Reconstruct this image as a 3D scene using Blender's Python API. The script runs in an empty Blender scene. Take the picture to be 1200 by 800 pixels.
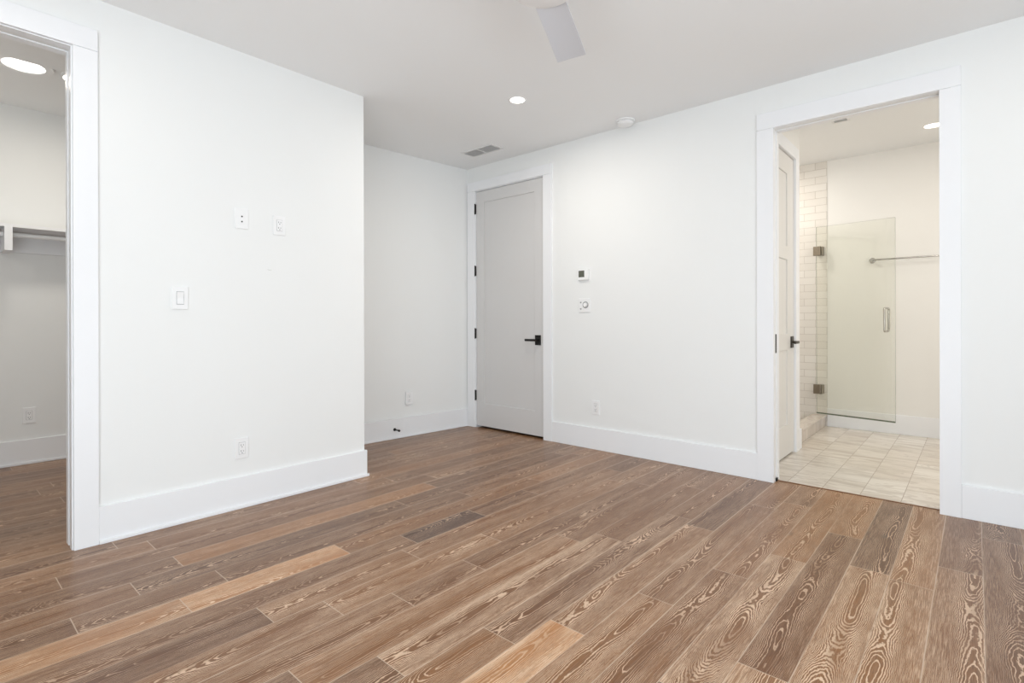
import bpy, bmesh, math, random
from mathutils import Vector, Matrix
R = math.radians
S = bpy.context.scene
COL = S.collection

# ------------------------------------------------------------------ camera
CAM_F, CAM_CY, CAM_H = 616.667, 376.757, 1.105
yaw, pit, rol = 0.7228, -0.0007, -0.0022
fw = Vector((-math.sin(yaw)*math.cos(pit), math.cos(yaw)*math.cos(pit), math.sin(pit)))
rt = Vector((math.cos(yaw), math.sin(yaw), 0)); up = rt.cross(fw)
rt, up = rt*math.cos(rol)+up*math.sin(rol), up*math.cos(rol)-rt*math.sin(rol)
cd = bpy.data.cameras.new('camera'); cam = bpy.data.objects.new('camera', cd); COL.objects.link(cam)
cam.matrix_world = Matrix(((rt.x, up.x, -fw.x, 0), (rt.y, up.y, -fw.y, 0), (rt.z, up.z, -fw.z, CAM_H), (0, 0, 0, 1)))
cd.sensor_width = 36; cd.lens = CAM_F*36/1200; cd.shift_y = (CAM_CY-400)/1200; cd.clip_start = 0.02
S.camera = cam

# ------------------------------------------------------------------ world, daylight, exposure
S.view_settings.view_transform = 'Standard'; S.view_settings.look = 'None'
S.view_settings.gamma = 1; S.view_settings.use_curve_mapping = False
S.view_settings.exposure = -0.07
W = bpy.data.worlds.new('world'); S.world = W; W.use_nodes = True
W.node_tree.nodes['Background'].inputs[0].default_value = (0.80, 0.88, 1.0, 1)
W.node_tree.nodes['Background'].inputs[1].default_value = 1.0

def area_light(name, loc, rot, sx, sy, power, color):
    l = bpy.data.lights.new(name, 'AREA'); l.shape = 'RECTANGLE'; l.size = sx; l.size_y = sy
    l.energy = power; l.color = color
    o = bpy.data.objects.new(name, l); COL.objects.link(o); o.location = loc; o.rotation_euler = rot
    return o
def point_light(name, loc, rad, power, color):
    l = bpy.data.lights.new(name, 'POINT'); l.shadow_soft_size = rad; l.energy = power; l.color = color
    o = bpy.data.objects.new(name, l); COL.objects.link(o); o.location = loc
    return o
def disc_light(name, loc, d, power, color):
    l = bpy.data.lights.new(name, 'AREA'); l.shape = 'DISK'; l.size = d; l.energy = power; l.color = color
    o = bpy.data.objects.new(name, l); COL.objects.link(o); o.location = loc
    return o
# daylight entering through the two windows behind the camera
area_light('daylight_front_window', (0.2, -1.64, 1.22), (R(90), 0, 0), 2.5, 2.3, 13, (0.87, 0.945, 1.0))
area_light('daylight_right_window', (1.78, 0.15, 1.22), (R(90), 0, R(90)), 2.9, 2.3, 10, (0.89, 0.955, 1.0))
# added fill lights near the windows, tilted up to brighten ceiling and alcove
area_light('fill_up_front', (0.2, -1.36, 0.62), (R(117), 0, 0), 2.5, 1.1, 58, (0.86, 0.95, 1.0))
area_light('fill_up_right', (1.50, 0.15, 0.62), (R(117), 0, R(90)), 2.9, 1.1, 54, (0.86, 0.95, 1.0))
# added unseen fill lights under the ceiling, evening out the bedroom
for k, (lx, ly) in enumerate(((-2.50, 0.25), (0.10, 2.90), (0.10, 0.25))):
    disc_light('fill_light_room', (lx, ly, 2.68), 0.10, 3, (1, 0.95, 0.88))

# ------------------------------------------------------------------ materials
def lin(c): return c/12.92 if c <= 0.04045 else ((c+0.055)/1.055)**2.4
def rgb(r, g, b): return (lin(r/255), lin(g/255), lin(b/255), 1)
def mat(name, col, rough=0.5, metal=0.0, spec=0.5, noise=0.0, nscale=8.0, emit=None):
    m = bpy.data.materials.new(name); m.use_nodes = True
    nt = m.node_tree; b = nt.nodes['Principled BSDF']
    b.inputs['Base Color'].default_value = col; b.inputs['Roughness'].default_value = rough
    b.inputs['Metallic'].default_value = metal; b.inputs['Specular IOR Level'].default_value = spec
    tc = nt.nodes.new('ShaderNodeTexCoord'); n = nt.nodes.new('ShaderNodeTexNoise')
    n.inputs['Scale'].default_value = nscale; n.inputs['Detail'].default_value = 4
    nt.links.new(tc.outputs['Object'], n.inputs['Vector'])
    if noise > 0:
        mx = nt.nodes.new('ShaderNodeMix'); mx.data_type = 'RGBA'
        mx.inputs[6].default_value = tuple(c*(1-noise) for c in col[:3])+(1,)
        mx.inputs[7].default_value = tuple(min(1, c*(1+noise)) for c in col[:3])+(1,)
        nt.links.new(n.outputs['Fac'], mx.inputs[0]); nt.links.new(mx.outputs[2], b.inputs['Base Color'])
    if emit:
        b.inputs['Emission Color'].default_value = emit[0]; b.inputs['Emission Strength'].default_value = emit[1]
    return m
def paint(name, col, rough, bump=0.0):
    m = mat(name, col, rough, noise=0.006, nscale=3.0, spec=0.3)
    if bump:
        nt = m.node_tree; tc = nt.nodes['Texture Coordinate'] if 'Texture Coordinate' in nt.nodes else nt.nodes.new('ShaderNodeTexCoord')
        n = nt.nodes.new('ShaderNodeTexNoise'); n.inputs['Scale'].default_value = 220
        bp = nt.nodes.new('ShaderNodeBump'); bp.inputs['Strength'].default_value = bump; bp.inputs['Distance'].default_value = 0.002
        nt.links.new(tc.outputs['Object'], n.inputs['Vector']); nt.links.new(n.outputs['Fac'], bp.inputs['Height'])
        nt.links.new(bp.outputs['Normal'], nt.nodes['Principled BSDF'].inputs['Normal'])
    return m
M = {}
M['wall'] = paint('white_wall_paint', (0.87, 0.875, 0.865, 1), 0.65, 0.04)
M['ceiling'] = paint('white_ceiling_paint', (0.895, 0.90, 0.90, 1), 0.8, 0.04)
M['trim'] = paint('white_trim_enamel', (0.885, 0.89, 0.905, 1), 0.35)
M['bath_wall'] = paint('warm_white_bathroom_paint', (0.88, 0.865, 0.835, 1), 0.6)
M['door'] = paint('pale_grey_door_enamel', (0.68, 0.668, 0.66, 1), 0.27)
M['bath_door'] = paint('off_white_door_enamel', (0.76, 0.74, 0.71, 1), 0.4)
M['plastic'] = mat('white_plastic', (0.90, 0.90, 0.90, 1), 0.3)
M['plastic_groove'] = mat('grey_plastic_gap', (0.35, 0.35, 0.35, 1), 0.5)
M['dark_hole'] = mat('dark_socket', (0.03, 0.03, 0.03, 1), 0.5)
M['lcd'] = mat('grey_display_screen', rgb(98, 100, 90), 0.25, noise=0.08, nscale=400)
M['black_metal'] = mat('oil_rubbed_black_metal', (0.012, 0.011, 0.010, 1), 0.45, 0.0, 0.3)
M['bronze'] = mat('dark_bronze_metal', (0.030, 0.023, 0.017, 1), 0.4, 0.3)
M['chrome'] = mat('brushed_nickel', (0.50, 0.48, 0.45, 1), 0.22, 1.0, noise=0.05, nscale=80)
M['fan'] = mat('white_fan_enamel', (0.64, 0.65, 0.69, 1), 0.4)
M['gap'] = mat('painted_shade', (0.05, 0.05, 0.055, 1), 0.8)  # near-black colour standing in for the shade behind the grey door
M['vent_metal'] = mat('white_vent_metal', (0.80, 0.795, 0.79, 1), 0.45)
M['vent_dark'] = mat('grey_duct_inside', (0.58, 0.57, 0.56, 1), 0.8)
M['lamp_bed'] = mat('lit_lamp_lens', (1, 1, 1, 1), 0.4, emit=((1, 0.95, 0.88, 1), 6.0))
M['lamp_closet'] = mat('lit_closet_lens', (1, 1, 1, 1), 0.4, emit=((1, 0.96, 0.90, 1), 4.0))
M['lamp_bath'] = mat('lit_bathroom_lens', (1, 1, 1, 1), 0.4, emit=((1, 0.93, 0.82, 1), 6.0))
M['glass_edge'] = mat('green_glass_edge', rgb(108, 116, 98), 0.15)
M['hinge_metal'] = mat('aged_nickel', (0.30, 0.26, 0.21, 1), 0.32, 1.0, noise=0.15, nscale=60)
M['strip'] = mat('brown_wood_strip', rgb(118, 80, 50), 0.5, noise=0.2, nscale=40)

def glass_mat():
    m = bpy.data.materials.new('clear_shower_glass'); m.use_nodes = True; nt = m.node_tree; nt.nodes.clear()
    out = nt.nodes.new('ShaderNodeOutputMaterial'); t = nt.nodes.new('ShaderNodeBsdfTransparent')
    t.inputs[0].default_value = (0.972, 0.975, 0.955, 1)
    g = nt.nodes.new('ShaderNodeBsdfGlossy'); g.inputs['Roughness'].default_value = 0.02
    lw = nt.nodes.new('ShaderNodeLayerWeight'); lw.inputs[0].default_value = 0.5          # Schlick reflectance
    p = nt.nodes.new('ShaderNodeMath'); p.operation = 'POWER'; p.inputs[1].default_value = 5.0
    f = nt.nodes.new('ShaderNodeMath'); f.operation = 'MULTIPLY_ADD'; f.inputs[1].default_value = 0.96; f.inputs[2].default_value = 0.035
    nt.links.new(lw.outputs['Facing'], p.inputs[0]); nt.links.new(p.outputs[0], f.inputs[0])
    mx = nt.nodes.new('ShaderNodeMixShader')
    nt.links.new(f.outputs[0], mx.inputs[0]); nt.links.new(t.outputs[0], mx.inputs[1]); nt.links.new(g.outputs[0], mx.inputs[2])
    nt.links.new(mx.outputs[0], out.inputs[0]); return m
M['glass'] = glass_mat()

class NT:
    """tiny helper for writing node trees"""
    def __init__(s, nt): s.nt = nt
    def n(s, t, **kw):
        x = s.nt.nodes.new(t)
        for k, v in kw.items(): setattr(x, k, v)
        return x
    def put(s, sock, v):
        if hasattr(v, 'is_output'): s.nt.links.new(v, sock)
        elif v is not None: sock.default_value = v
    def math(s, op, a, b=None, c=None, clamp=False):
        x = s.n('ShaderNodeMath', operation=op, use_clamp=clamp)
        for i, v in enumerate((a, b, c)):
            if v is not None: s.put(x.inputs[i], v)
        return x.outputs[0]
    def vec(s, x, y, z=0.0):
        c = s.n('ShaderNodeCombineXYZ')
        for i, v in enumerate((x, y, z)): s.put(c.inputs[i], v)
        return c.outputs[0]
    def noise(s, v, scale, detail=2.0, rough=0.5, dist=0.0):
        x = s.n('ShaderNodeTexNoise'); s.put(x.inputs['Vector'], v)
        x.inputs['Scale'].default_value = scale; x.inputs['Detail'].default_value = detail
        x.inputs['Roughness'].default_value = rough; x.inputs['Distortion'].default_value = dist
        return x.outputs['Fac']
    def maprange(s, v, a, b, c, d, smooth=False):
        x = s.n('ShaderNodeMapRange', interpolation_type='SMOOTHSTEP' if smooth else 'LINEAR')
        s.put(x.inputs[0], v)
        for i, k in enumerate((a, b, c, d)): s.put(x.inputs[i+1], k)
        return x.outputs[0]
    def mix(s, f, a, b, mode='MIX'):
        x = s.n('ShaderNodeMix', data_type='RGBA', blend_type=mode)
        s.put(x.inputs[0], f); s.put(x.inputs[6], a); s.put(x.inputs[7], b)
        return x.outputs[2]

def oak_mat():
    m = bpy.data.materials.new('cerused_oak_planks'); m.use_nodes = True
    k = NT(m.node_tree); b = m.node_tree.nodes['Principled BSDF']
    uv = k.n('ShaderNodeUVMap', uv_map='plank'); sp = k.n('ShaderNodeSeparateXYZ'); k.put(sp.inputs[0], uv.outputs[0])
    u, v = sp.outputs[0], sp.outputs[1]                       # u along the plank, v across it (metres)
    at = k.n('ShaderNodeVertexColor', layer_name='plank_data'); sc = k.n('ShaderNodeSeparateColor'); k.put(sc.inputs[0], at.outputs[0])
    tone, r1, r2 = sc.outputs[0], sc.outputs[1], sc.outputs[2]
    at2 = k.n('ShaderNodeVertexColor', layer_name='plank_pigment'); sc2 = k.n('ShaderNodeSeparateColor'); k.put(sc2.inputs[0], at2.outputs[0])
    pig, warm = sc2.outputs[0], sc2.outputs[1]
    us = k.math('ADD', u, k.math('MULTIPLY', r1, 53.0)); vs = k.math('ADD', v, k.math('MULTIPLY', r2, 31.0))
    # growth rings of a sawn log: distance to a wandering pith
    depth = k.math('MULTIPLY', k.math('SUBTRACT', k.noise(k.vec(us, k.math('MULTIPLY', vs, 1.2), r1), 0.85, 2.5, 0.5), 0.5), 0.34)
    vc = k.math('ADD', 0.0755, k.math('MULTIPLY', k.math('SUBTRACT', r2, 0.5), 0.10))
    wob = k.math('MULTIPLY', k.math('SUBTRACT', k.noise(k.vec(us, r2, 0.3), 2.2, 1.0), 0.5), 0.06)
    dv = k.math('ADD', k.math('SUBTRACT', v, vc), wob)
    # quarter-round widening: grain closes up towards the plank edges
    rr = k.math('SQRT', k.math('ADD', k.math('MULTIPLY', dv, dv), k.math('ADD', k.math('MULTIPLY', depth, depth), 1e-5)))
    warp = k.math('MULTIPLY', k.math('SUBTRACT', k.noise(k.vec(k.math('MULTIPLY', us, 6.0), k.math('MULTIPLY', vs, 16.0), r1), 1.0, 4.0, 0.62), 0.5), 0.022)
    r = k.math('ADD', rr, warp)
    jag = k.math('MULTIPLY', k.math('SUBTRACT', k.noise(k.vec(k.math('MULTIPLY', us, 38.0), k.math('MULTIPLY', vs, 70.0), r2), 1.0, 2.0, 0.6), 0.5), 0.0045)
    r = k.math('MAXIMUM', k.math('ADD', r, jag), 0.0005)
    # rings close up towards the plank edges
    ph = k.math('FRACT', k.math('ADD', 0.5, k.math('MULTIPLY', k.math('POWER', r, 1.7), RING_K)))
    ring = k.math('SUBTRACT', 0.5, k.math('ABSOLUTE', k.math('SUBTRACT', ph, 0.5)))      # phase distance to the nearest ring line
    dist = k.math('DIVIDE', ring, k.math('MULTIPLY', k.math('POWER', r, 0.7), 1.7*RING_K))   # the same in metres
    wvar = k.noise(k.vec(k.math('MULTIPLY', us, 9.0), k.math('MULTIPLY', vs, 30.0), r2), 1.0, 3.0)
    wid = k.math('MULTIPLY', k.math('ADD', 0.0007, k.math('MULTIPLY', pig, 0.0013)), k.math('ADD', 0.25, k.math('MULTIPLY', wvar, 1.3)))
    wid = k.math('MULTIPLY', wid, k.maprange(r, 0.03, 0.085, 1.0, 0.45))
    line = k.math('SUBTRACT', 1.0, k.maprange(dist, k.math('MULTIPLY', wid, 0.45), k.math('MULTIPLY', wid, 1.25), 0.0, 1.0, True))
    side = k.maprange(k.math('ABSOLUTE', dv), 0.030, 0.075, 0.0, 1.0, True)
    # fine open pores, long streaks along the plank
    pore = k.noise(k.vec(k.math('MULTIPLY', us, 10.0), k.math('MULTIPLY', vs, 480.0), r1), 1.0, 3.0, 0.6)
    streak = k.maprange(pore, 0.48, 0.60, 0.0, 1.0, True)
    streak = k.math('MULTIPLY', streak, k.math('ADD', 0.14, k.math('MULTIPLY', side, k.math('ADD', 0.12, k.math('MULTIPLY', pig, 0.62)))))
    band = k.maprange(k.math('MINIMUM', v, k.math('MULTIPLY', 1.6, k.math('SUBTRACT', 0.1507, v))), 0.004, 0.034, 1.0, 0.0, True)
    band = k.math('MULTIPLY', k.math('MULTIPLY', band, k.maprange(k.noise(k.vec(k.math('MULTIPLY', us, 1.1), r1, r2), 1.0, 2.0), 0.40, 0.58, 0.0, 1.0, True)), k.math('ADD', 0.25, k.math('MULTIPLY', pig, 0.75)))
    streak = k.math('MAXIMUM', streak, k.math('MULTIPLY', band, k.maprange(pore, 0.42, 0.56, 0.0, 0.9, True)))
    patch = k.maprange(k.noise(k.vec(k.math('MULTIPLY', us, 2.6), k.math('MULTIPLY', vs, 11.0), r2), 1.0, 2.0), 0.34, 0.60, 0.35, 1.0, True)
    line = k.math('MULTIPLY', k.math('MULTIPLY', line, patch), k.math('SUBTRACT', 1.0, k.math('MULTIPLY', side, 0.55)))
    cer = k.math('MULTIPLY', k.math('MAXIMUM', line, streak), k.math('ADD', 0.70, k.math('MULTIPLY', pig, 0.30)), clamp=True)
    # wood body
    mott = k.noise(k.vec(k.math('MULTIPLY', us, 3.0), k.math('MULTIPLY', vs, 14.0), r1), 1.0, 3.0, 0.6)
    tcurve = k.math('POWER', tone, 1.35)
    body = k.mix(tcurve, OAK_DARK, OAK_LIGHT)
    body = k.mix(k.math('MULTIPLY', warm, 0.8), body, k.mix(tcurve, OAK_ORANGE_D, OAK_ORANGE_L))
    body = k.mix(k.maprange(mott, 0.3, 0.7, 0.0, 0.35), body, k.mix(0.5, body, (0.05, 0.025, 0.012, 1)))
    fl = k.maprange(k.noise(k.vec(k.math('MULTIPLY', us, 22.0), k.math('MULTIPLY', vs, 520.0), r2), 1.0, 2.0, 0.6), 0.50, 0.64, 0.0, 0.45, True)
    body = k.mix(fl, body, k.mix(0.75, body, (0.02, 0.010, 0.006, 1)))
    # knots: rare dark spots
    vo = k.n('ShaderNodeTexVoronoi'); k.put(vo.inputs['Vector'], k.vec(k.math('MULTIPLY', us, 1.15), k.math('MULTIPLY', vs, 3.1), 0.0)); vo.inputs['Scale'].default_value = 1.0
    knot = k.maprange(vo.outputs['Distance'], 0.015, 0.07, 0.75, 0.0, True)
    body = k.mix(knot, body, (0.045, 0.025, 0.018, 1))
    colr = k.mix(cer, body, k.mix(tone, OAK_PIG_D, OAK_PIG_L))
    # pale pigment sitting in the bevelled joints
    ulen = k.math('MULTIPLY', sc2.outputs[2], 4.0)
    edge = k.math('MINIMUM', v, k.math('SUBTRACT', 0.1507, v)); uend = k.math('MINIMUM', u, k.math('SUBTRACT', ulen, u))
    seam = k.maprange(edge, 0.0008, 0.0030, 0.85, 0.0, True)
    seam = k.math('MULTIPLY', seam, k.maprange(k.noise(k.vec(us, vs, 0.0), 1.3), 0.35, 0.6, 0.15, 1.0, True))
    seam = k.math('MAXIMUM', seam, k.maprange(uend, 0.0010, 0.0026, 0.7, 0.0, True))
    colr = k.mix(seam, colr, OAK_SEAM)
    k.put(b.inputs['Base Color'], colr)
    k.put(b.inputs['Roughness'], k.maprange(cer, 0, 1, 0.30, 0.42))
    b.inputs['Specular IOR Level'].default_value = 0.45
    bp = k.n('ShaderNodeBump'); bp.inputs['Strength'].default_value = 0.25; bp.inputs['Distance'].default_value = 0.001
    k.put(bp.inputs['Height'], k.math('SUBTRACT', 1.0, k.math('ADD', k.math('MULTIPLY', cer, 0.5), seam))); k.put(b.inputs['Normal'], bp.outputs[0])
    return m
RING_K = 1100.0
OAK_DARK, OAK_LIGHT = rgb(54, 25, 12), rgb(190, 130, 78)
OAK_ORANGE_D, OAK_ORANGE_L = rgb(84, 42, 12), rgb(190, 126, 60)
OAK_PIG_D, OAK_PIG_L = rgb(210, 176, 148), rgb(236, 208, 178)
OAK_SEAM = rgb(205, 182, 160)
M['oak'] = oak_mat()

def tile_mat(name, axes, width, height, origin, mortar, c1, c2, cm, rough, vein=None, mscale=0.6):
    m = bpy.data.materials.new(name); m.use_nodes = True; k = NT(m.node_tree); b = m.node_tree.nodes['Principled BSDF']
    tc = k.n('ShaderNodeTexCoord'); sp = k.n('ShaderNodeSeparateXYZ'); k.put(sp.inputs[0], tc.outputs['Object'])
    a = k.math('SUBTRACT', sp.outputs[axes[0]], origin[0]); c = k.math('SUBTRACT', sp.outputs[axes[1]], origin[1])
    br = k.n('ShaderNodeTexBrick'); br.offset = 0.5; br.offset_frequency = 2; br.squash = 1
    k.put(br.inputs['Vector'], k.vec(k.math('ADD', a, 40*width), k.math('ADD', c, 40*height), 0.0))
    br.inputs['Scale'].default_value = 1; br.inputs['Mortar Size'].default_value = mortar; br.inputs['Mortar Smooth'].default_value = 0.2
    br.inputs['Brick Width'].default_value = width; br.inputs['Row Height'].default_value = height; br.inputs['Bias'].default_value = 0
    br.inputs['Color1'].default_value = c1; br.inputs['Color2'].default_value = c2; br.inputs['Mortar'].default_value = cm
    col = br.outputs['Color']
    if vein:
        rid = k.n('ShaderNodeTexBrick'); rid.offset = 0.5; rid.offset_frequency = 2
        k.put(rid.inputs['Vector'], k.vec(k.math('ADD', a, 40*width), k.math('ADD', c, 40*height), 0.0))
        rid.inputs['Scale'].default_value = 1; rid.inputs['Mortar Size'].default_value = 0
        rid.inputs['Brick Width'].default_value = width; rid.inputs['Row Height'].default_value = height
        rid.inputs['Color1'].default_value = (0, 0, 0, 1); rid.inputs['Color2'].default_value = (1, 1, 1, 1)
        rs = k.n('ShaderNodeSeparateColor'); k.put(rs.inputs[0], rid.outputs['Color'])
        p = k.vec(k.math('MULTIPLY', a, 9.0), k.math('MULTIPLY', c, 2.2), k.math('MULTIPLY', rs.outputs[0], 30.0))
        nz = k.noise(p, 1.0, 4.0, 0.6, 0.8)
        f1 = k.maprange(nz, 0.42, 0.66, 0.0, 0.55, True)
        f2 = k.maprange(k.math('ABSOLUTE', k.math('SUBTRACT', k.noise(p, 0.8, 3.0, 0.55, 1.5), 0.5)), 0.0, 0.03, 0.5, 0.0, True)
        f = k.math('MULTIPLY', k.math('MAXIMUM', f1, f2), k.math('SUBTRACT', 1.0, br.outputs['Fac']))
        col = k.mix(f, col, vein)
    k.put(b.inputs['Base Color'], col); b.inputs['Roughness'].default_value = rough
    bp = k.n('ShaderNodeBump'); bp.inputs['Strength'].default_value = mscale; bp.inputs['Distance'].default_value = 0.002
    k.put(bp.inputs['Height'], k.math('SUBTRACT', 1.0, br.outputs['Fac'])); k.put(b.inputs['Normal'], bp.outputs[0])
    return m
M['marble_floor'] = tile_mat('marble_floor_tiles', (1, 0), 0.42, 0.21, (4.90, -0.345), 0.0022, rgb(232, 226, 216), rgb(216, 206, 193), rgb(182, 170, 156), 0.22, vein=rgb(178, 164, 150))
M['subway'] = tile_mat('white_subway_tiles', (0, 2), 0.212, 0.0757, (-1.28, 2.474), 0.0018, rgb(238, 234, 228), rgb(231, 226, 219), rgb(200, 193, 184), 0.15)
M['subway_side'] = tile_mat('white_subway_tiles_side', (1, 2), 0.212, 0.0757, (6.33, 2.474), 0.0018, rgb(238, 234, 228), rgb(231, 226, 219), rgb(200, 193, 184), 0.15)
M['marble'] = tile_mat('marble_slab', (0, 1), 9.0, 9.0, (0, 0), 0.0, rgb(222, 212, 202), rgb(222, 212, 202), rgb(222, 212, 202), 0.2, vein=rgb(178, 164, 150))

# ------------------------------------------------------------------ mesh helpers
class MB:
    def __init__(s): s.bm = bmesh.new()
    def box(s, x0, x1, y0, y1, z0, z1, bev=0.0, seg=2):
        b = bmesh.new()
        vs = [b.verts.new(p) for p in ((x0,y0,z0),(x1,y0,z0),(x1,y1,z0),(x0,y1,z0),(x0,y0,z1),(x1,y0,z1),(x1,y1,z1),(x0,y1,z1))]
        for f in ((0,3,2,1),(4,5,6,7),(0,1,5,4),(1,2,6,5),(2,3,7,6),(3,0,4,7)): b.faces.new([vs[i] for i in f])
        if bev: bmesh.ops.bevel(b, geom=b.edges[:], offset=bev, segments=seg, affect='EDGES', profile=0.6)
        s.add(b); return s
    def add(s, b, mtx=None):
        if mtx is not None: b.transform(mtx)
        t = bpy.data.meshes.new('t'); b.to_mesh(t); b.free(); s.bm.from_mesh(t); bpy.data.meshes.remove(t)
    def lathe(s, prof, mtx=None, n=40):
        """prof: (radius, height) pairs turned round local z"""
        b = bmesh.new(); rings = []
        for r, z in prof:
            rings.append([b.verts.new((r*math.cos(2*math.pi*i/n), r*math.sin(2*math.pi*i/n), z)) for i in range(n)] if r > 1e-6 else [b.verts.new((0, 0, z))])
        for A, B in zip(rings, rings[1:]):
            for i in range(n):
                q = []
                for p in (A[i % len(A)], A[(i+1) % len(A)], B[(i+1) % len(B)], B[i % len(B)]):
                    if p not in q: q.append(p)
                if len(q) > 2: b.faces.new(q)
        bmesh.ops.recalc_face_normals(b, faces=b.faces[:]); s.add(b, mtx); return s
    def tube(s, pts, r, n=14, caps=True):
        b = bmesh.new(); pts = [Vector(p) for p in pts]; rings = []; prev = None
        for i, p in enumerate(pts):
            d = (pts[min(i+1, len(pts)-1)]-pts[max(i-1, 0)]).normalized()
            a = prev if prev is not None else (Vector((0, 0, 1)) if abs(d.z) < 0.9 else Vector((1, 0, 0)))
            x = (a-d*a.dot(d)).normalized(); prev = x; y = d.cross(x)
            rings.append([b.verts.new(p+(x*math.cos(2*math.pi*j/n)+y*math.sin(2*math.pi*j/n))*r) for j in range(n)])
        for A, B in zip(rings, rings[1:]):
            for j in range(n): b.faces.new((A[j], A[(j+1) % n], B[(j+1) % n], B[j]))
        if caps: b.faces.new(rings[0][::-1]); b.faces.new(rings[-1])
        bmesh.ops.recalc_face_normals(b, faces=b.faces[:]); s.add(b); return s
    def prism(s, poly, z0, z1, mtx=None, bev=0.0):
        b = bmesh.new(); lo = [b.verts.new((x, y, z0)) for x, y in poly]; hi = [b.verts.new((x, y, z1)) for x, y in poly]; n = len(poly)
        b.faces.new(lo[::-1]); b.faces.new(hi)
        for i in range(n): b.faces.new((lo[i], lo[(i+1) % n], hi[(i+1) % n], hi[i]))
        bmesh.ops.recalc_face_normals(b, faces=b.faces[:])
        if bev: bmesh.ops.bevel(b, geom=b.edges[:], offset=bev, segments=2, affect='EDGES')
        s.add(b, mtx); return s
    def build(s, name, m, parent=None, smooth=False, loc=None, rotz=None):
        me = bpy.data.meshes.new(name); s.bm.to_mesh(me); s.bm.free()
        ms = m if isinstance(m, (list, tuple)) else [m]
        for q in ms: me.materials.append(M[q])
        if smooth:
            for p in me.polygons: p.use_smooth = True
        o = bpy.data.objects.new(name, me); COL.objects.link(o)
        if smooth:
            e = o.modifiers.new('edge_split', 'EDGE_SPLIT'); e.split_angle = R(35)
        if parent: o.parent = parent
        if loc is not None: o.location = loc
        if rotz is not None: o.rotation_euler[2] = rotz
        return o
def tag(o, label, cat, group=None, kind=None):
    if label: o['label'] = label
    if cat: o['category'] = cat
    if group: o['group'] = group
    if kind: o['kind'] = kind
    return o
def thing(name, loc, label, cat, rotz=0.0, group=None, kind=None):
    o = bpy.data.objects.new(name, None); COL.objects.link(o); o.location = loc; o.rotation_euler[2] = rotz
    o.empty_display_size = 0.05
    return tag(o, label, cat, group, kind)
def struct(mb, name, m, label, cat): return tag(mb.build(name, m), label, cat, kind='structure')

# ------------------------------------------------------------------ main dimensions
H, HB = 2.714, 2.775                    # bedroom ceiling; bathroom and closet ceiling
YD, XL = 3.881, -3.287                  # face of the far wall; face of the left wall
XR, YF = 1.80, -1.66                    # right and front walls behind the camera
CX0 = -5.565                            # closet back wall
YB = 6.33                               # bathroom back wall
XW = -1.15                              # toilet room wall in the bathroom
NX0, NY0, NX1, NY1 = -4.195, 2.12, -4.055, 3.881   # niche wall, near end and far end
NANG = math.atan2(NX0-NX1, NY1-NY0)     # its slight turn

# ------------------------------------------------------------------ floor: oak planks as faces of one mesh
PW, PX0 = 0.1507, 0.021
JOINTS = {0: [3.04], 1: [2.755], 2: [0.9], 3: [1.76, 3.155], 4: [2.68], 5: [2.355], 6: [1.945], 7: [1.555], 8: [2.85], 9: [2.34], 10: [2.20],
          11: [1.28, 1.675], 12: [1.065, 1.945, 3.2], 13: [0.87, 1.555, 3.42], 14: [1.655, 2.14, 2.63], 15: [0.695, 1.37, 2.855],
          16: [0.38, 0.88, 2.325], 17: [0.6, 1.955], 18: [0.80, 2.3], 19: [0.40, 2.43]}
# (column, y inside the plank): tone, pigment, warmth
LOOK = {(0, 3.4): (.45, .3, .0), (0, 2.5): (.48, .6, .45), (1, 3.2): (.62, .55, .4), (1, 2.2): (.55, .7, .6), (2, 2.2): (.55, .8, .5), (3, 3.5): (.62, .3, .8),
        (3, 2.4): (.30, .36, 1.0), (3, 1.2): (.62, .8, .1), (4, 3.2): (.60, .3, .8), (4, 2.0): (.50, 1.0, .45), (5, 3.0): (.55, .35, .25), (5, 1.8): (.42, .45, .8),
        (6, 2.6): (.50, .4, .15), (6, 1.3): (.52, .55, .8), (7, 2.6): (.52, .55, .3), (7, 1.0): (.98, .9, .15), (8, 3.3): (.46, .2, .1), (8, 2.0): (.36, .62, .45),
        (9, 2.9): (.42, .2, .4), (9, 1.6): (.46, .9, .3), (10, 2.9): (.42, .25, .35), (10, 1.5): (.55, .65, .35), (11, 2.6): (.38, .35, .45), (11, 1.48): (.40, .45, .55),
        (11, .8): (.45, .5, .4), (12, 2.5): (.52, .4, .3), (12, 1.5): (.55, .6, .45), (12, .5): (.45, .6, .45), (13, 2.5): (.50, .3, .2), (13, 1.2): (.52, .55, .45), (13, .5): (.28, .2, .3),
        (14, 3.2): (.42, .3, .2), (14, 2.4): (.34, .35, .4), (14, 1.9): (.12, .15, .1), (14, 1.2): (.40, .4, .3), (15, 3.2): (.62, .3, .1), (15, 2.2): (.48, .2, .75),
        (15, 1.0): (.97, .75, .0), (15, .3): (.80, .6, .05), (16, 3.0): (.45, .3, .2), (16, 1.6): (.34, .3, .25), (16, .6): (.40, .3, .1), (16, .1): (.30, .4, .4),
        (17, 3.0): (.34, .2, .1), (17, 1.2): (.30, .3, .1), (18, 1.6): (.70, .2, .3), (18, .3): (.38, .25, .1), (19, 1.5): (.42, .2, .1), (19, .1): (.42, .2, .6), (20, 1.2): (.48, .2, .1)}
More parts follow.
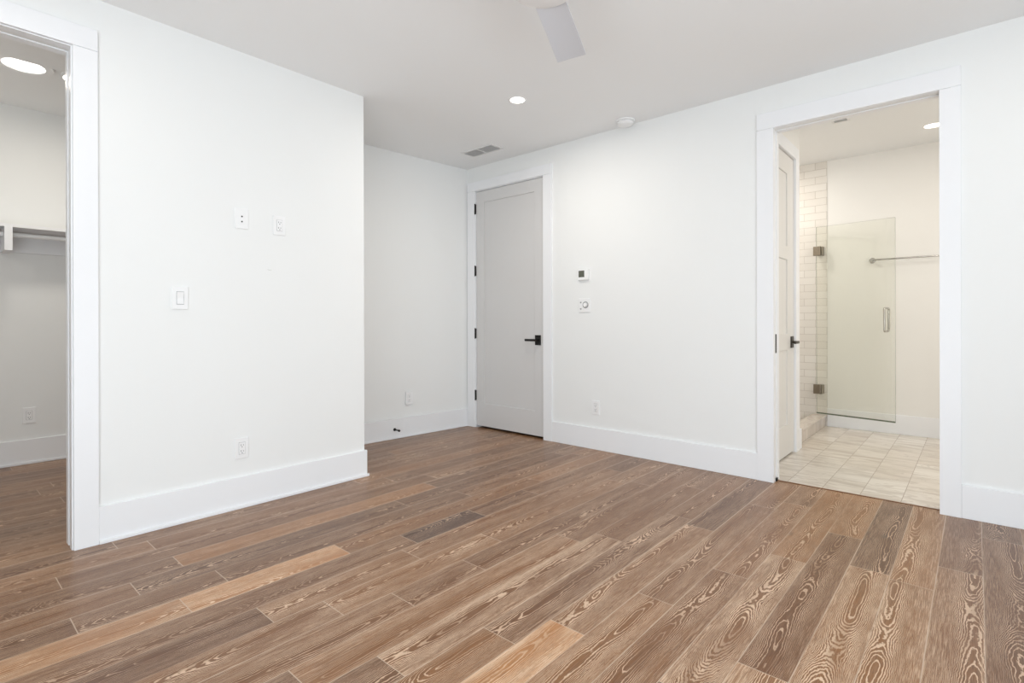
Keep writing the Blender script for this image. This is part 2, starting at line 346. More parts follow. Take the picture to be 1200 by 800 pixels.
def build_floor():
    rnd = random.Random(11)
    bm = bmesh.new(); uvl = bm.loops.layers.uv.new('plank')
    c1 = bm.loops.layers.float_color.new('plank_data'); c2 = bm.loops.layers.float_color.new('plank_pigment')
    for kcol in range(-12, 38):
        x1 = PX0-PW*kcol; x0 = x1-PW
        joints = sorted(JOINTS.get(kcol, []))
        if not joints: joints = [rnd.uniform(-1.0, 0.6)]
        a = joints[0]
        while a > YF-0.2: a -= rnd.uniform(0.8, 1.9); joints.insert(0, a)
        a = joints[-1]
        while a < 3.95: a += rnd.uniform(1.0, 1.9); joints.append(a)
        for ya, yb in zip(joints, joints[1:]):
            lk = (rnd.uniform(.28, .62), rnd.uniform(.2, .5), rnd.uniform(.0, .5))
            for (kk, yy), val in LOOK.items():
                if kk == kcol and ya < yy < yb: lk = val
            d1 = (lk[0], rnd.random(), rnd.random(), 1); d2 = (lk[1], lk[2], (yb-ya)/4, 1)
            lo, hi = max(ya, YF-0.1), min(yb, 3.945)
            if hi <= lo: continue
            vs = [bm.verts.new(p) for p in ((x0, lo, 0), (x1, lo, 0), (x1, hi, 0), (x0, hi, 0))]
            f = bm.faces.new(vs); f.material_index = 0
            for lp, (px, py) in zip(f.loops, ((x0, lo), (x1, lo), (x1, hi), (x0, hi))):
                lp[uvl].uv = (py-ya, px-x0); lp[c1] = d1; lp[c2] = d2
    me = bpy.data.meshes.new('floor'); bm.to_mesh(me); bm.free(); me.materials.append(M['oak'])
    o = bpy.data.objects.new('floor', me); COL.objects.link(o)
    return tag(o, 'floor of brown oak planks with pale limed grain', 'floor', kind='structure')
build_floor()
struct(MB().box(-2.6, 1.9, 3.945, 6.6, -0.08, 0.0), 'floor_bathroom', 'marble_floor', 'bathroom floor of cream veined marble tiles', 'floor')
# thin brown transition strip where the planks meet the marble
struct(MB().box(-1.036, -0.156, 3.936, 3.950, -0.01, 0.0035, 0.0012), 'trim_1', 'strip', 'thin brown strip between oak floor and marble in the bathroom doorway', 'trim')

# ------------------------------------------------------------------ ceilings
struct(MB().box(-4.4, XR+0.2, YF-0.2, YD+0.12, H, H+0.12), 'ceiling', 'ceiling', 'flat white bedroom ceiling', 'ceiling')
struct(MB().box(-2.6, 1.9, YD+0.12, 6.6, HB, HB+0.12), 'ceiling_bathroom', 'ceiling', 'flat warm white bathroom ceiling', 'ceiling')
struct(MB().box(-5.8, XL-0.13, -1.3, 2.1, HB, HB+0.12), 'ceiling_closet', 'ceiling', 'flat white closet ceiling', 'ceiling')

# ------------------------------------------------------------------ walls
LT = 0.13                                                   # left wall thickness
LO0, LO1, LOH = -0.42, 0.505, 2.447                         # closet opening
w = MB(); w.box(XL-LT, XL, YF-0.1, LO0, 0, HB); w.box(XL-LT, XL, LO1, 2.125, 0, HB); w.box(XL-LT, XL, LO0, LO1, LOH, HB)
struct(w, 'wall_left', 'wall', 'white left wall with the closet opening', 'wall')
w = MB(); w.box(XL-LT-0.9, XL-LT, 2.005, 2.125, 0, HB)
struct(w, 'wall_closet_end', 'wall', 'white end wall between closet and door alcove', 'wall')
struct(MB().prism([(NX0-0.03, NY0-0.1), (NX1, NY1), (NX1-0.12, NY1), (NX0-0.15, NY0-0.1)], 0, H+0.02), 'wall_niche', 'wall', 'white side wall of the alcove by the grey door', 'wall')
D0, D1, DH = -3.935, -3.020, 2.462                          # grey door opening
B0, B1, BH = -1.042, -0.150, 2.424                          # bathroom opening
YDB = YD+0.12
w = MB(); w.box(-4.4, D0, YD, YDB, 0, HB+0.05); w.box(D0, D1, YD, YDB, DH, HB+0.05); w.box(D1, B0, YD, YDB, 0, HB+0.05)
w.box(B0, B1, YD, YDB, BH, HB+0.05); w.box(B1, XR+0.1, YD, YDB, 0, HB+0.05)
struct(w, 'wall_back', 'wall', 'white far wall with the grey door and the bathroom doorway', 'wall')
# walls behind the camera, each with a window
w = MB(); w.box(XL-LT, -1.1, YF-0.12, YF, 0, H); w.box(1.5, XR+0.1, YF-0.12, YF, 0, H); w.box(-1.1, 1.5, YF-0.12, YF, 0, 0.05); w.box(-1.1, 1.5, YF-0.12, YF, 2.4, H)
struct(w, 'wall_front', 'wall', 'white wall behind the viewpoint with a wide window', 'wall')
w = MB(); w.box(XR, XR+0.12, YF, -1.35, 0, H); w.box(XR, XR+0.12, 1.65, YD, 0, H); w.box(XR, XR+0.12, -1.35, 1.65, 0, 0.05); w.box(XR, XR+0.12, -1.35, 1.65, 2.4, H)
struct(w, 'wall_right', 'wall', 'white right wall with a wide window', 'wall')
def window(name, horiz, a0, a1, c, label):
    w = MB()
    for p, q in ((a0, a0+0.05), (a1-0.05, a1), ((a0+a1)/2-0.03, (a0+a1)/2+0.03)):
        w.box(*((p, q, c, c+0.05) if horiz else (c, c+0.05, p, q)), 0.05, 2.4)
    for p, q in ((0.05, 0.13), (2.33, 2.4)):
        w.box(*((a0, a1, c, c+0.05) if horiz else (c, c+0.05, a0, a1)), p, q)
    struct(w, name, 'trim', label, 'window')
window('window_1', True, -1.1, 1.5, YF-0.05, 'white window frame in the wall behind the viewpoint')
window('window_2', False, -1.35, 1.65, XR, 'white window frame in the right wall')
# closet
struct(MB().box(CX0-0.12, CX0, -1.3, 2.1, 0, HB+0.05), 'wall_closet_back', 'wall', 'white back wall inside the closet', 'wall')
struct(MB().box(CX0-0.1, XL-LT, -1.35, -1.23, 0, HB+0.05), 'wall_closet_left', 'wall', 'white near end wall of the closet', 'wall')
struct(MB().box(CX0-0.1, XL-LT-0.9, 2.005, 2.125, 0, HB+0.05), 'wall_closet_right', 'wall', 'white far end wall of the closet', 'wall')
# added unseen box behind the grey door, near-black so the gap below looks shaded
w = MB(); w.box(-4.5, -2.6, 5.0, 5.1, 0, 2.6); w.box(-4.5, -4.4, YDB, 5.0, 0, 2.6); w.box(-2.7, -2.6, YDB, 5.0, 0, 2.6); w.box(-4.5, -2.6, YDB, 5.1, 2.6, 2.7); w.box(-4.5, -2.6, 3.945, 5.1, -0.1, 0)
struct(w, 'wall_shade_box', 'gap', 'added near-black box standing in for shade under the grey door', 'wall')
# bathroom
WD0, WD1, WDH = 4.11, 4.895, 2.456                          # toilet room door opening
w = MB(); w.box(XW-0.12, XW, YDB, WD0, 0, HB+0.05); w.box(XW-0.12, XW, WD0, WD1, WDH+0.006, HB+0.05); w.box(XW-0.12, XW, WD1, 5.085, 0, HB+0.05)
w.box(-2.4, XW-0.12, 4.965, 5.085, 0, HB+0.05)
struct(w, 'wall_bathroom_left', 'bath_wall', 'warm white bathroom wall with the panelled toilet room door', 'wall')
struct(MB().box(-1.171, 1.85, YB, YB+0.12, 0, HB+0.05), 'wall_bathroom_back', 'bath_wall', 'warm white bathroom back wall behind the glass door', 'wall')
struct(MB().box(-2.5, -1.171, YB-0.008, YB+0.12, 0, HB+0.05), 'wall_shower_back', 'subway', 'white subway tiled wall at the end of the shower', 'wall')
struct(MB().box(-2.5, -2.38, 5.0, YB, 0, HB+0.05), 'wall_shower_left', 'subway_side', 'white subway tiled side wall of the shower', 'wall')
struct(MB().box(1.75, 1.87, YDB, YB, 0, HB+0.05), 'wall_bathroom_right', 'bath_wall', 'warm white right wall of the bathroom', 'wall')

# ------------------------------------------------------------------ baseboards
BBH, BBT = 0.186, 0.015
def bb(name, mb, label, m='trim'): struct(mb, name, m, label, 'baseboard')
b = MB(); b.box(XL, XL+BBT, 0.602, 2.125+BBT, 0, BBH, 0.003); b.box(XL-0.9, XL, 2.125, 2.125+BBT, 0, BBH, 0.003)
b.box(XL+BBT, XL+BBT+0.011, 0.602, 2.125+BBT+0.011, 0, 0.019, 0.004); bb('baseboard_left', b, 'tall white baseboard along the left wall')
L = math.hypot(NX1-NX0, NY1-NY0)
b = MB(); b.box(0, BBT, 0, L, 0, BBH, 0.003); b.box(BBT, BBT+0.011, 0, L, 0, 0.016, 0.004)
o = b.build('baseboard_niche', 'trim', loc=(NX0, NY0, 0), rotz=math.atan2(-(NX1-NX0), NY1-NY0)); tag(o, 'tall white baseboard in the alcove beside the grey door', 'baseboard', kind='structure')
b = MB(); b.box(-2.926, -1.142, YD-BBT, YD, 0, BBH, 0.003); bb('baseboard_back', b, 'tall white baseboard between grey door and bathroom doorway')
b = MB(); b.box(-0.062, XR, YD-BBT, YD, 0, BBH, 0.003); bb('baseboard_right', b, 'tall white baseboard beside the bathroom doorway near the picture edge')
b = MB(); b.box(CX0, CX0+BBT, -1.2, 2.0, 0, BBH+0.006, 0.003); b.box(CX0+BBT, CX0+BBT+0.011, -1.2, 2.0, 0, 0.019, 0.004); bb('baseboard_closet', b, 'white baseboard inside the closet')
b = MB(); b.box(-1.171, 1.75, YB-BBT, YB, 0, BBH, 0.003); bb('baseboard_bathroom', b, 'white baseboard on the bathroom back wall behind the glass')
b = MB(); b.box(XW, XW+BBT, 4.992, 5.085, 0, 0.17, 0.003); bb('baseboard_bathroom_left', b, 'short white baseboard at the shower corner')

# ------------------------------------------------------------------ door casings (trim) and jambs
CT = 0.018
def casing_y(name, x0, x1, xi0, xi1, zi, zo, label):
    c = MB(); c.box(x0, xi0, YD-CT, YD, 0, zi-0.0006, 0.0015); c.box(xi1, x1, YD-CT, YD, 0, zi-0.0006, 0.0015); c.box(x0, x1, YD-CT, YD, zi+0.0006, zo, 0.0015)
    struct(c, name, 'trim', label, 'trim')
casing_y('trim_2', -4.036, -2.926, -3.931, -3.023, 2.463, 2.558, 'flat white casing round the grey door')
casing_y('trim_3', -1.142, -0.062, -1.035, -0.157, 2.419, 2.531, 'flat white casing round the bathroom doorway')
c = MB(); c.box(XL, XL+CT, 0.505, 0.602, 0, 2.446, 0.0015); c.box(XL, XL+CT, -0.52, -0.42, 0, 2.446, 0.0015); c.box(XL, XL+CT, -0.52, 0.602, 2.4475, 2.552, 0.0015)
struct(c, 'trim_4', 'trim', 'flat white casing round the closet opening', 'trim')
# grey door jamb
j = MB(); j.box(D0, D0+0.010, YD, YDB, 0, DH); j.box(D1-0.006, D1, YD, YDB, 0, DH); j.box(D0+0.010, D1-0.006, YD, YDB, DH-0.005, DH)
j.box(D0+0.010, D1-0.006, YD+0.048, YDB, DH-0.02, DH-0.005); j.box(D0+0.010, D0+0.022, YD+0.048, YDB, 0, DH-0.02); j.box(D1-0.018, D1-0.006, YD+0.048, YDB, 0, DH-0.02)
struct(j, 'trim_5', 'trim', 'white jamb of the grey door', 'trim')
# split jambs of the two pocket doors: two white strips with a dark slot between them
SL0, SL1 = YD+0.030, YD+0.070
j = MB()
for y0, y1 in ((YD-0.002, SL0), (SL1, YDB+0.004)):
    j.box(B0, B0+0.006, y0, y1, 0, BH, 0.001); j.box(B1-0.006, B1, y0, y1, 0, BH, 0.001); j.box(B0+0.006, B1-0.006, y0, y1, BH-0.006, BH, 0.001)
struct(j, 'trim_6', 'trim', 'white split jamb lining the bathroom doorway', 'trim')
j = MB()
for x0, x1 in ((XL-0.045, XL+0.002), (XL-LT-0.004, XL-0.085)):
    j.box(x0, x1, LO1-0.006, LO1, 0, LOH, 0.001); j.box(x0, x1, LO0, LO0+0.006, 0, LOH, 0.001); j.box(x0, x1, LO0+0.006, LO1-0.006, LOH-0.006, LOH, 0.001)
struct(j, 'trim_7', 'trim', 'white split jamb lining the closet opening', 'trim')
# bathroom-side casing of the toilet room door
c = MB(); c.box(XW, XW+CT, WD1, WD1+0.097, 0, WDH+0.004, 0.0015); c.box(XW, XW+CT, WD0-0.097, WD0, 0, WDH+0.004, 0.0015); c.box(XW, XW+CT, WD0-0.097, WD1+0.097, WDH+0.005, WDH+0.105, 0.0015)
struct(c, 'trim_8', 'trim', 'white casing round the panelled toilet room door', 'trim')

# ------------------------------------------------------------------ doors
def panel_door(mb, w, h, t, stile, rails):
    """slab seen from -y, x 0..w; rails: (z0, z1) solid bands"""
    mb.box(0, stile, 0, t, 0, h, 0.0015); mb.box(w-stile, w, 0, t, 0, h, 0.0015)
    for z0, z1 in rails: mb.box(stile-0.001, w-stile+0.001, 0, t, z0, z1, 0.0012)
    mb.box(stile-0.002, w-stile+0.002, 0.010, t-0.010, rails[0][0]+0.01, rails[-1][1]-0.01)
    return mb
def lever_handle(parent, x, y, z, side, m, reach=0.115):
    """square rose with a lever; local wall face at y, viewer towards -y"""
    h = MB().box(x-0.033, x+0.033, y-0.010, y, z-0.047, z+0.047, 0.002).build('door_handle', m, parent)
    l = MB(); l.tube([(x, y-0.009, z), (x, y-0.052, z)], 0.010); l.box(min(x, x+side*reach)-0.006, max(x, x+side*reach)+0.006, y-0.060, y-0.046, z-0.011, z+0.011, 0.004, 2)
    l.build('lever', m, h, smooth=True)
    return h
DW, DHT = 0.893, 2.430
d = panel_door(MB(), DW, DHT, 0.045, 0.112, [(0, 0.235), (DHT-0.118, DHT)]).build('door_1', 'door', loc=(-3.922, YD+0.003, 0.022))
tag(d, 'closed tall pale grey one-panel door with black hinges and lever', 'door', kind='structure')
lever_handle(d, 0.826, 0.0, 0.905, -1, 'black_metal')
for z in (2.255, 1.610, 0.957, 0.313):
    hg = MB(); hg.tube([(-0.007, -0.012, z-0.05), (-0.007, -0.012, z+0.05)], 0.0075); hg.box(-0.012, 0.0, -0.013, -0.0005, z-0.05, z+0.05)
    for q in (-0.052, 0.052): hg.lathe([(0, -0.004), (0.006, -0.003), (0.006, 0.003), (0, 0.004)], Matrix.Translation((-0.007, -0.012, z+q)), 12)
    hg.build('hinge', 'black_metal', d)
# pocket door of the bathroom: its edge shows in the slot, with a dark edge pull and a floor guide
d = MB().box(-0.86, 0, 0.003, 0.037, 0, BH-0.03, 0.001).build('door_2', 'trim', loc=(B0+0.002, SL0, 0.012)); tag(d, 'edge of the white pocket door in the left jamb of the bathroom doorway', 'door', kind='structure')
MB().box(-0.001, 0.0035, 0.005, 0.035, 0.935-0.065, 0.935+0.065, 0.001).build('edge_pull', 'black_metal', d)
tag(MB().box(B0-0.002, B0+0.014, SL0+0.004, SL1-0.004, 0.0, 0.022, 0.003).build('door_guide', 'black_metal'), 'small dark floor guide at the foot of the bathroom doorway jamb', 'door guide')
d = MB().box(0.003, 0.037, 0, 0.9, 0, LOH-0.03, 0.001).build('door_3', 'trim', loc=(XL-0.085, LO1-0.002, 0.012)); tag(d, 'edge of the white pocket door in the closet jamb', 'door', kind='structure')
# toilet room door, three panels, seen obliquely through the bathroom doorway
TW, TH = WD1-WD0-0.008, WDH-0.014
d = panel_door(MB(), TW, TH, 0.04, 0.185, [(0, 0.245), (0.855, 0.985), (1.59, 1.70), (TH-0.15, TH)])
d = d.build('door_4', 'bath_door', loc=(XW-0.004, WD0+0.004, 0.012), rotz=R(90)); tag(d, 'off-white three-panel toilet room door beside the shower', 'door', kind='structure')
lever_handle(d, TW-0.062, 0.0, 0.915, -1, 'bronze')

# ------------------------------------------------------------------ wall plates (local x right, y into the wall, z up)
def plate_base(o, w=0.078, h=0.122, t=0.007): return MB().box(-w/2, w/2, -t, 0, -h/2, h/2, 0.0028, 3).build('cover_plate', 'plastic', o)
def outlet(loc, rot, label, group=None):
    o = thing('wall_outlet', loc, label, 'outlet', rot, group)
    plate_base(o)
    MB().box(-0.0185, 0.0185, -0.0072, -0.004, -0.0355, 0.0355).build('gasket', 'plastic_groove', o)
    f = MB().box(-0.017, 0.017, -0.0095, -0.005, -0.034, 0.034, 0.001).build('receptacle', 'plastic', o)
    for z in (0.0185, -0.0165):
        s_ = MB()
        s_.box(-0.0075, -0.0052, -0.0098, -0.0090, z-0.0045, z+0.0055); s_.box(0.0052, 0.0075, -0.0098, -0.0090, z-0.0035, z+0.0045)
        s_.lathe([(0, 0), (0.0027, 0), (0.0027, 0.0008), (0, 0.0008)], Matrix.Translation((0, -0.0090, z-0.0105)) @ Matrix.Rotation(R(90), 4, 'X'), 14)
        s_.build('slot', 'dark_hole', f)
    return o
RL = R(90); RN = math.atan2(-(NX1-NX0), NY1-NY0)+R(90)
outlet((XL, 1.2855, 0.3535), RL, 'white outlet low on the left wall above the baseboard')
outlet((XL, 1.514, 1.7095), RL, 'small white outlet high on the left wall beside the two-port plate')
tt = (3.155-NY0)/(NY1-NY0)
outlet((NX0+(NX1-NX0)*tt, 3.155, 0.366), RN, 'faint white outlet on the alcove wall near the grey door')
outlet((-2.4595, YD, 0.360), 0, 'white outlet low on the far wall between the two doors')
outlet((CX0, 0.588, 0.378), RL, 'white outlet low on the closet back wall')
# two-port cable plate
o = thing('cable_plate', (XL, 1.2875, 1.7205), 'white plate with two dark round ports high on the left wall', 'cable plate', RL)
plate_base(o)
MB().box(-0.017, 0.017, -0.0085, -0.005, -0.034, 0.034, 0.001).build('insert', 'plastic', o)
for z in (0.012, -0.0185):
    rm = Matrix.Translation((0, -0.0082, z)) @ Matrix.Rotation(R(90), 4, 'X')
    MB().lathe([(0.0048, 0), (0.0075, 0), (0.0075, 0.002), (0.0048, 0.002), (0.0048, 0)], rm, 20).build('port_ring', 'plastic', o)
    MB().lathe([(0, 0), (0.0052, 0), (0.0052, 0.0012), (0, 0.0012)], rm, 20).build('port', 'dark_hole', o)
# rocker switch
o = thing('light_switch', (XL, 0.9625, 1.237), 'white rocker light switch on the left wall next to the closet casing', 'light switch', RL)
plate_base(o, 0.080, 0.124, 0.009)
MB().box(-0.0185, 0.0185, -0.0094, -0.004, -0.0355, 0.0355).build('gasket', 'plastic_groove', o)
MB().prism([(-0.009, -0.033), (-0.0135, -0.033), (-0.0095, 0.0), (-0.0135, 0.033), (-0.009, 0.033)], -0.0165, 0.0165, Matrix(((0, 0, 1, 0), (1, 0, 0, 0), (0, 1, 0, 0), (0, 0, 0, 1)))).build('rocker', 'plastic', o)
# thermostat
o = thing('thermostat', (-2.578, YD, 1.511), 'white thermostat with a grey display on the far wall', 'thermostat')
MB().box(-0.054, 0.054, -0.022, 0, -0.047, 0.047, 0.004, 3).build('housing', 'plastic', o)
MB().box(-0.044, 0.016, -0.0228, -0.020, -0.022, 0.036, 0.0008).build('display', 'lcd', o)
bt = MB()
for z in (0.020, -0.006): bt.box(0.027, 0.043, -0.0238, -0.021, z-0.006, z+0.006, 0.0012)
bt.build('button', 'plastic', o)
# dial control below it
o = thing('wall_dial', (-2.571, YD, 1.243), 'white control plate with a round dial below the thermostat', 'wall control')
MB().box(-0.060, 0.060, -0.008, 0, -0.060, 0.060, 0.003, 3).build('cover_plate', 'plastic', o)
rm = Matrix.Translation((0.012, -0.007, 0.004)) @ Matrix.Rotation(R(90), 4, 'X')
MB().lathe([(0.021, 0), (0.030, 0), (0.030, 0.003), (0.021, 0.003), (0.021, 0)], rm, 36).build('dial_ring', 'plastic_groove', o)
MB().lathe([(0, 0), (0.0195, 0), (0.0185, 0.011), (0.016, 0.013), (0, 0.013)], rm, 36).build('dial', 'plastic', o, smooth=True)
for z in (0.026, -0.030):
    MB().box(-0.046, -0.030, -0.0092, -0.007, z-0.006, z+0.006, 0.001).build('button', 'plastic_groove', o)
# nail mark left on the wall
tag(MB().lathe([(0, 0), (0.006, 0), (0.0035, 0.0025), (0, 0.003)], Matrix.Translation((XL, 1.455, 1.430)) @ Matrix.Rotation(R(90), 4, 'Y') @ Matrix.Scale(2.6, 4, (0, 1, 0)), 16).build('wall_patch', 'wall'), 'faint patched mark on the left wall below the small outlet', 'patch')

# ------------------------------------------------------------------ door stop on the alcove baseboard
tt = (2.985-NY0)/(NY1-NY0); o = thing('door_stop', (NX0+(NX1-NX0)*tt+BBT, 2.985, 0.088), 'black rigid door stop on the alcove baseboard', 'door stop', RN)
rx = Matrix.Rotation(R(90), 4, 'X')
MB().lathe([(0, 0), (0.014, 0), (0.014, 0.006), (0.008, 0.010), (0, 0.010)], rx, 20).build('base', 'black_metal', o)
MB().lathe([(0.0058, 0.006), (0.0058, 0.075), (0, 0.075)], rx, 14).build('rod', 'black_metal', o)
MB().lathe([(0, 0.070), (0.0095, 0.070), (0.0105, 0.078), (0.009, 0.086), (0, 0.087)], rx, 18).build('rubber_tip', 'black_metal', o)

# ------------------------------------------------------------------ ceiling fittings
FLIP = Matrix.Rotation(R(180), 4, 'X')
def can_light(loc, r_out, r_in, lens, label, name='recessed_light', drop=0.004, group=None):
    o = thing(name, loc, label, 'ceiling light', group=group)
    MB().lathe([(r_in, 0.0), (r_in, drop*0.6), (r_in+0.004, drop), (r_out-0.004, drop), (r_out, 0.0)], FLIP, 56).build('trim_ring', 'plastic', o, smooth=True)
    MB().lathe([(0, 0.0005), (0, drop*0.75), (r_in, drop*0.6), (r_in, 0.0005)], FLIP, 56).build('lens', lens, o)
    return o
can_light((-2.50, 2.90, H), 0.066, 0.052, 'lamp_bed', 'small round lit downlight in the bedroom ceiling')
disc_light('lamp_glow_bedroom', (-2.50, 2.90, H-0.03), 0.10, 11, (1, 0.94, 0.86))
can_light((-4.60, 0.465, HB), 0.152, 0.103, 'lamp_closet', 'large round lit disc light in the closet ceiling', 'disc_light', 0.02)
disc_light('lamp_glow_closet', (-4.60, 0.465, HB-0.05), 0.20, 5, (1, 0.93, 0.82))
disc_light('lamp_glow_closet', (-4.60, 0.95, HB-0.05), 0.20, 5, (1, 0.93, 0.82))
point_light('fill_light_closet', (-4.5, -0.45, 2.1), 0.12, 5, (1, 0.95, 0.88))  # added light without a fixture, lifts the closet ceiling
can_light((-4.60, 0.765, HB), 0.116, 0.103, 'lamp_closet', 'closet ceiling light mostly hidden behind the casing', 'disc_light', 0.02)
can_light((-0.275, 5.77, HB), 0.075, 0.060, 'lamp_bath', 'round lit downlight in the bathroom ceiling')
disc_light('lamp_glow_bathroom', (-0.275, 5.10, HB-0.05), 0.3, 5, (1, 0.95, 0.88))
disc_light('fill_light_bathroom', (0.85, 4.6, HB-0.05), 0.3, 15, (1, 0.95, 0.88))  # added unseen fill, spreads light more evenly over the bathroom
point_light('fill_light_bath_ceiling', (1.35, 5.0, 1.95), 0.12, 11, (1, 0.96, 0.90))  # added unseen fill to brighten the bathroom ceiling, no fixture built
disc_light('fill_light_shower', (-1.8, 5.7, HB-0.05), 0.2, 11, (1, 0.95, 0.88))  # added unseen fill to brighten the shower tiles
def ceiling_vent(loc, sx, sy, n, label, halves=2):
    o = thing('ceiling_vent', loc, label, 'vent')
    t = 0.02; f = MB()
    f.box(-sx/2, sx/2, -sy/2, -sy/2+t, -0.007, 0, 0.002); f.box(-sx/2, sx/2, sy/2-t, sy/2, -0.007, 0, 0.002)
    f.box(-sx/2, -sx/2+t, -sy/2+t, sy/2-t, -0.007, 0); f.box(sx/2-t, sx/2, -sy/2+t, sy/2-t, -0.007, 0)
    if halves == 2: f.box(-0.007, 0.007, -sy/2+t, sy/2-t, -0.007, 0)
    f.build('frame', 'vent_metal', o)
    MB().box(-sx/2+t, sx/2-t, -sy/2+t, sy/2-t, -0.0012, -0.0004).build('duct', 'vent_dark', o)
    for i in range(n):
        y = -sy/2+t+(sy-2*t)*(i+0.5)/n
        s_ = MB().box(-sx/2+t, sx/2-t, -0.0005, 0.0005, -0.005, 0.005); s_.bm.transform(Matrix.Translation((0, y, -0.005)) @ Matrix.Rotation(R(-40), 4, 'X')); s_.build('slat', 'vent_metal', o)
    return o
ceiling_vent((-3.49, 3.535, H), 0.40, 0.175, 9, 'white rectangular vent in the bedroom ceiling above the grey door')
ceiling_vent((-0.845, 5.09, HB), 0.13, 0.12, 6, 'small vent in the bathroom ceiling', 1)
o = thing('smoke_detector', (-2.112, 3.775, H), 'round white smoke detector on the bedroom ceiling near the far wall', 'smoke detector')
MB().lathe([(0, 0), (0.076, 0), (0.076, 0.008), (0.070, 0.012), (0, 0.012)], FLIP, 48).build('base', 'plastic', o, smooth=True)
MB().lathe([(0.060, 0.010), (0.060, 0.016)], FLIP, 48).build('gap_ring', 'plastic_groove', o)
MB().lathe([(0, 0.015), (0.066, 0.015), (0.067, 0.024), (0.058, 0.036), (0.03, 0.040), (0, 0.0405)], FLIP, 48).build('cover', 'plastic', o, smooth=True)

# ceiling fan: hub and one blade reach into the picture
FX, FY, FZ = -1.242, 1.593, 2.40
fan = thing('ceiling_fan', (FX, FY, 0), 'white ceiling fan, one blade showing at the top of the picture', 'ceiling fan')
T = lambda z: Matrix.Translation((0, 0, z))
MB().lathe([(0, H), (0.075, H), (0.075, H-0.02), (0.05, H-0.06), (0.018, H-0.07), (0, H-0.07)], None, 40).build('canopy', 'fan', fan, smooth=True)
MB().lathe([(0.013, H-0.05), (0.013, FZ+0.10)], None, 20).build('downrod', 'fan', fan)
MB().lathe([(0, FZ+0.115), (0.05, FZ+0.115), (0.11, FZ+0.09), (0.126, FZ+0.04), (0.130, FZ+0.0), (0.122, FZ-0.026), (0.09, FZ-0.036), (0, FZ-0.040)], None, 56).build('motor_housing', 'vent_metal', fan, smooth=True)
def blade(ang):
    b = bmesh.new(); n = 16; secs = []
    for i in range(n+1):
        t = i/n; r = 0.10+0.485*t
        hw = 0.060+0.010*t; cut = 0.0
        p = -R(10-2*t); ring = []
        m_ = 8
        for s_ in range(m_+1):
            x = -hw+2*hw*s_/m_; ring.append((r + (0.010 if t == 1 else 0)*(1-(x/hw)**2) , x*math.cos(p), x*math.sin(p)-0.006*(x/hw)**2))
        secs.append(ring)
    top = [[b.verts.new((x, y, z+0.0035)) for x, y, z in r_] for r_ in secs]; bot = [[b.verts.new((x, y, z-0.0035)) for x, y, z in r_] for r_ in secs]
    m_ = 8
    for i in range(n):
        for j in range(m_):
            b.faces.new((top[i][j], top[i+1][j], top[i+1][j+1], top[i][j+1])); b.faces.new((bot[i][j+1], bot[i+1][j+1], bot[i+1][j], bot[i][j]))
        b.faces.new((top[i][0], bot[i][0], bot[i+1][0], top[i+1][0])); b.faces.new((top[i+1][m_], bot[i+1][m_], bot[i][m_], top[i][m_]))
    for i in (0, n):
        for j in range(m_): b.faces.new((top[i][j], top[i][j+1], bot[i][j+1], bot[i][j]))
    bmesh.ops.recalc_face_normals(b, faces=b.faces[:])
    k = MB(); k.add(b); o = k.build('blade', 'fan', fan, smooth=True, loc=(0, 0, FZ-0.002), rotz=ang); return o
BA = math.atan2(0.912, -0.41)
for q in range(3): blade(BA+q*2*math.pi/3)

# ------------------------------------------------------------------ closet shelf and rod
SX1 = -5.262
o = thing('closet_shelf', (CX0, 0.45, 1.80), 'white closet shelf with a hanging rod, wall cleat and square bracket', 'shelf')
MB().box(0, SX1-CX0, -1.65, 1.5, 0.0, 0.022, 0.0015).build('shelf_board', 'trim', o)
MB().box(0, 0.018, -1.65, 1.5, -0.158, -0.0005, 0.0015).build('wall_cleat', 'trim', o)
MB().box(0.0185, SX1-CX0+0.004, -0.024, 0.020, -0.172, -0.0005, 0.002).build('bracket', 'trim', o)
MB().tube([(0.22, y, -0.048) for y in (-1.65, -0.8, 0, 0.8, 1.5)], 0.016, 18).build('hanging_rod', 'plastic', o, smooth=True)

# ------------------------------------------------------------------ shower
o = thing('shower_curb', (-1.24, 5.70, 0), 'cream marble shower curb beside the bathroom wall', 'shower curb')
MB().box(-0.055, 0.055, -0.615, 0.615, 0, 0.098).build('riser', 'marble', o)
MB().box(-0.068, 0.066, -0.615, 0.620, 0.098, 0.118, 0.003).build('sill', 'marble', o)
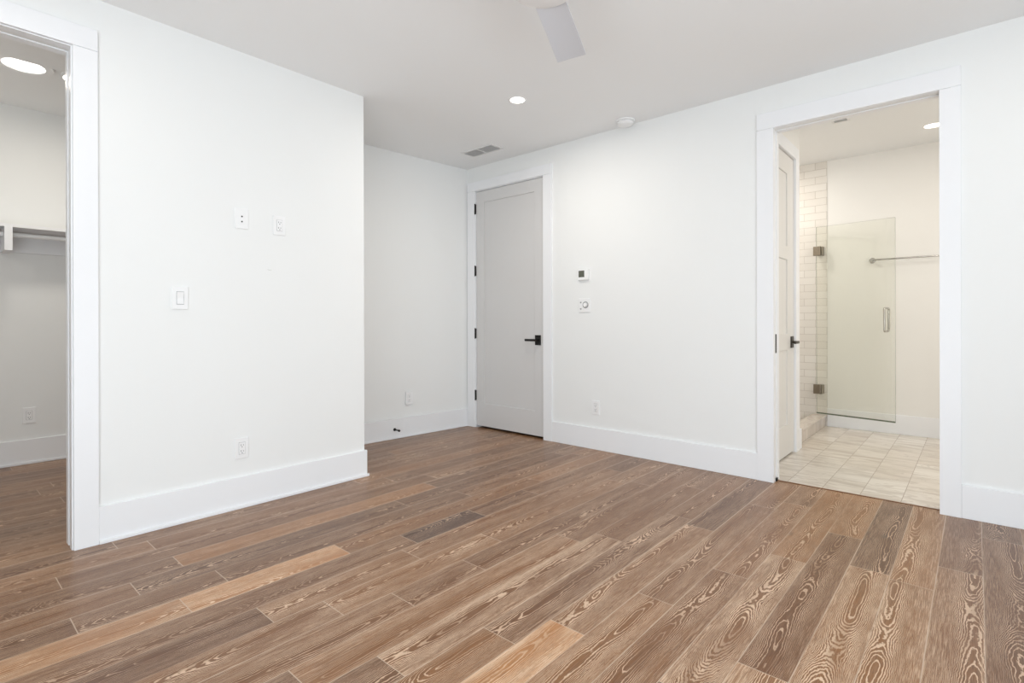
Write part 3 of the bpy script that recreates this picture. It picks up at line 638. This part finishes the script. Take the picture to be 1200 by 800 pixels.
# glass door standing open in front of the back wall
GY, GX0, GX1, GZ0, GZ1 = 6.245, -1.254, -0.562, 0.148, 2.080
g = thing('shower_door', (GX0, GY, 0), 'frameless clear glass shower door standing open before the bathroom wall', 'shower door', R(-10))
gm = MB().box(0, GX1-GX0, -0.005, 0.005, GZ0, GZ1).build('glass_panel', ['glass', 'glass_edge'], g)
for p in gm.data.polygons: p.material_index = 0 if abs(p.normal.y) > 0.9 else 1
for z in (1.832, 0.388):
    h = MB().box(-0.028, 0.040, -0.014, 0.014, z-0.048, z+0.048, 0.003).build('hinge', 'hinge_metal', g)
    hb = MB(); hb.box(-0.012, 0.050, 0.016, YB-0.010-GY-0.008, z-0.048, z+0.048, 0.003); hb.box(0.012, 0.024, 0.010, 0.04, z-0.03, z+0.03); hb.build('wall_bracket', 'hinge_metal', h)
hx, z0, z1 = 0.622, 1.000, 1.222
pts = lambda s: [(hx, s*0.005, z0)] + [(hx, s*(0.062-0.016*(1-math.sin(a))), z0+0.016*(1-math.cos(a))) for a in [R(90)*i/5 for i in range(6)]] + [(hx, s*(0.062-0.016*(1-math.cos(a))), z1-0.016*(1-math.sin(a))) for a in [R(90)*i/5 for i in range(6)]] + [(hx, s*0.005, z1)]
ph = MB()
for s_ in (-1, 1): ph.tube(pts(s_), 0.0085, 14)
ph.build('pull_handle', 'chrome', g, smooth=True)
sw = MB().box(0, GX1-GX0, -0.004, 0.004, GZ0-0.012, GZ0+0.001); sw.build('sweep_seal', 'glass_edge', g)
# towel bar
o = thing('towel_bar', (-0.775, YB, 1.703), 'slim metal towel bar on the bathroom back wall', 'towel bar')
for x in (0.0, 0.66):
    rm = Matrix.Translation((x, 0, 0)) @ rx
    MB().lathe([(0, 0), (0.027, 0), (0.027, 0.006), (0.012, 0.010), (0.011, 0.055), (0.014, 0.060), (0.014, 0.075), (0, 0.075)], rm, 24).build('post', 'chrome', o, smooth=True)
MB().tube([(-0.02, -0.066, 0), (0.2, -0.066, 0), (0.45, -0.066, 0), (0.68, -0.066, 0)], 0.008, 16).build('bar', 'chrome', o, smooth=True)
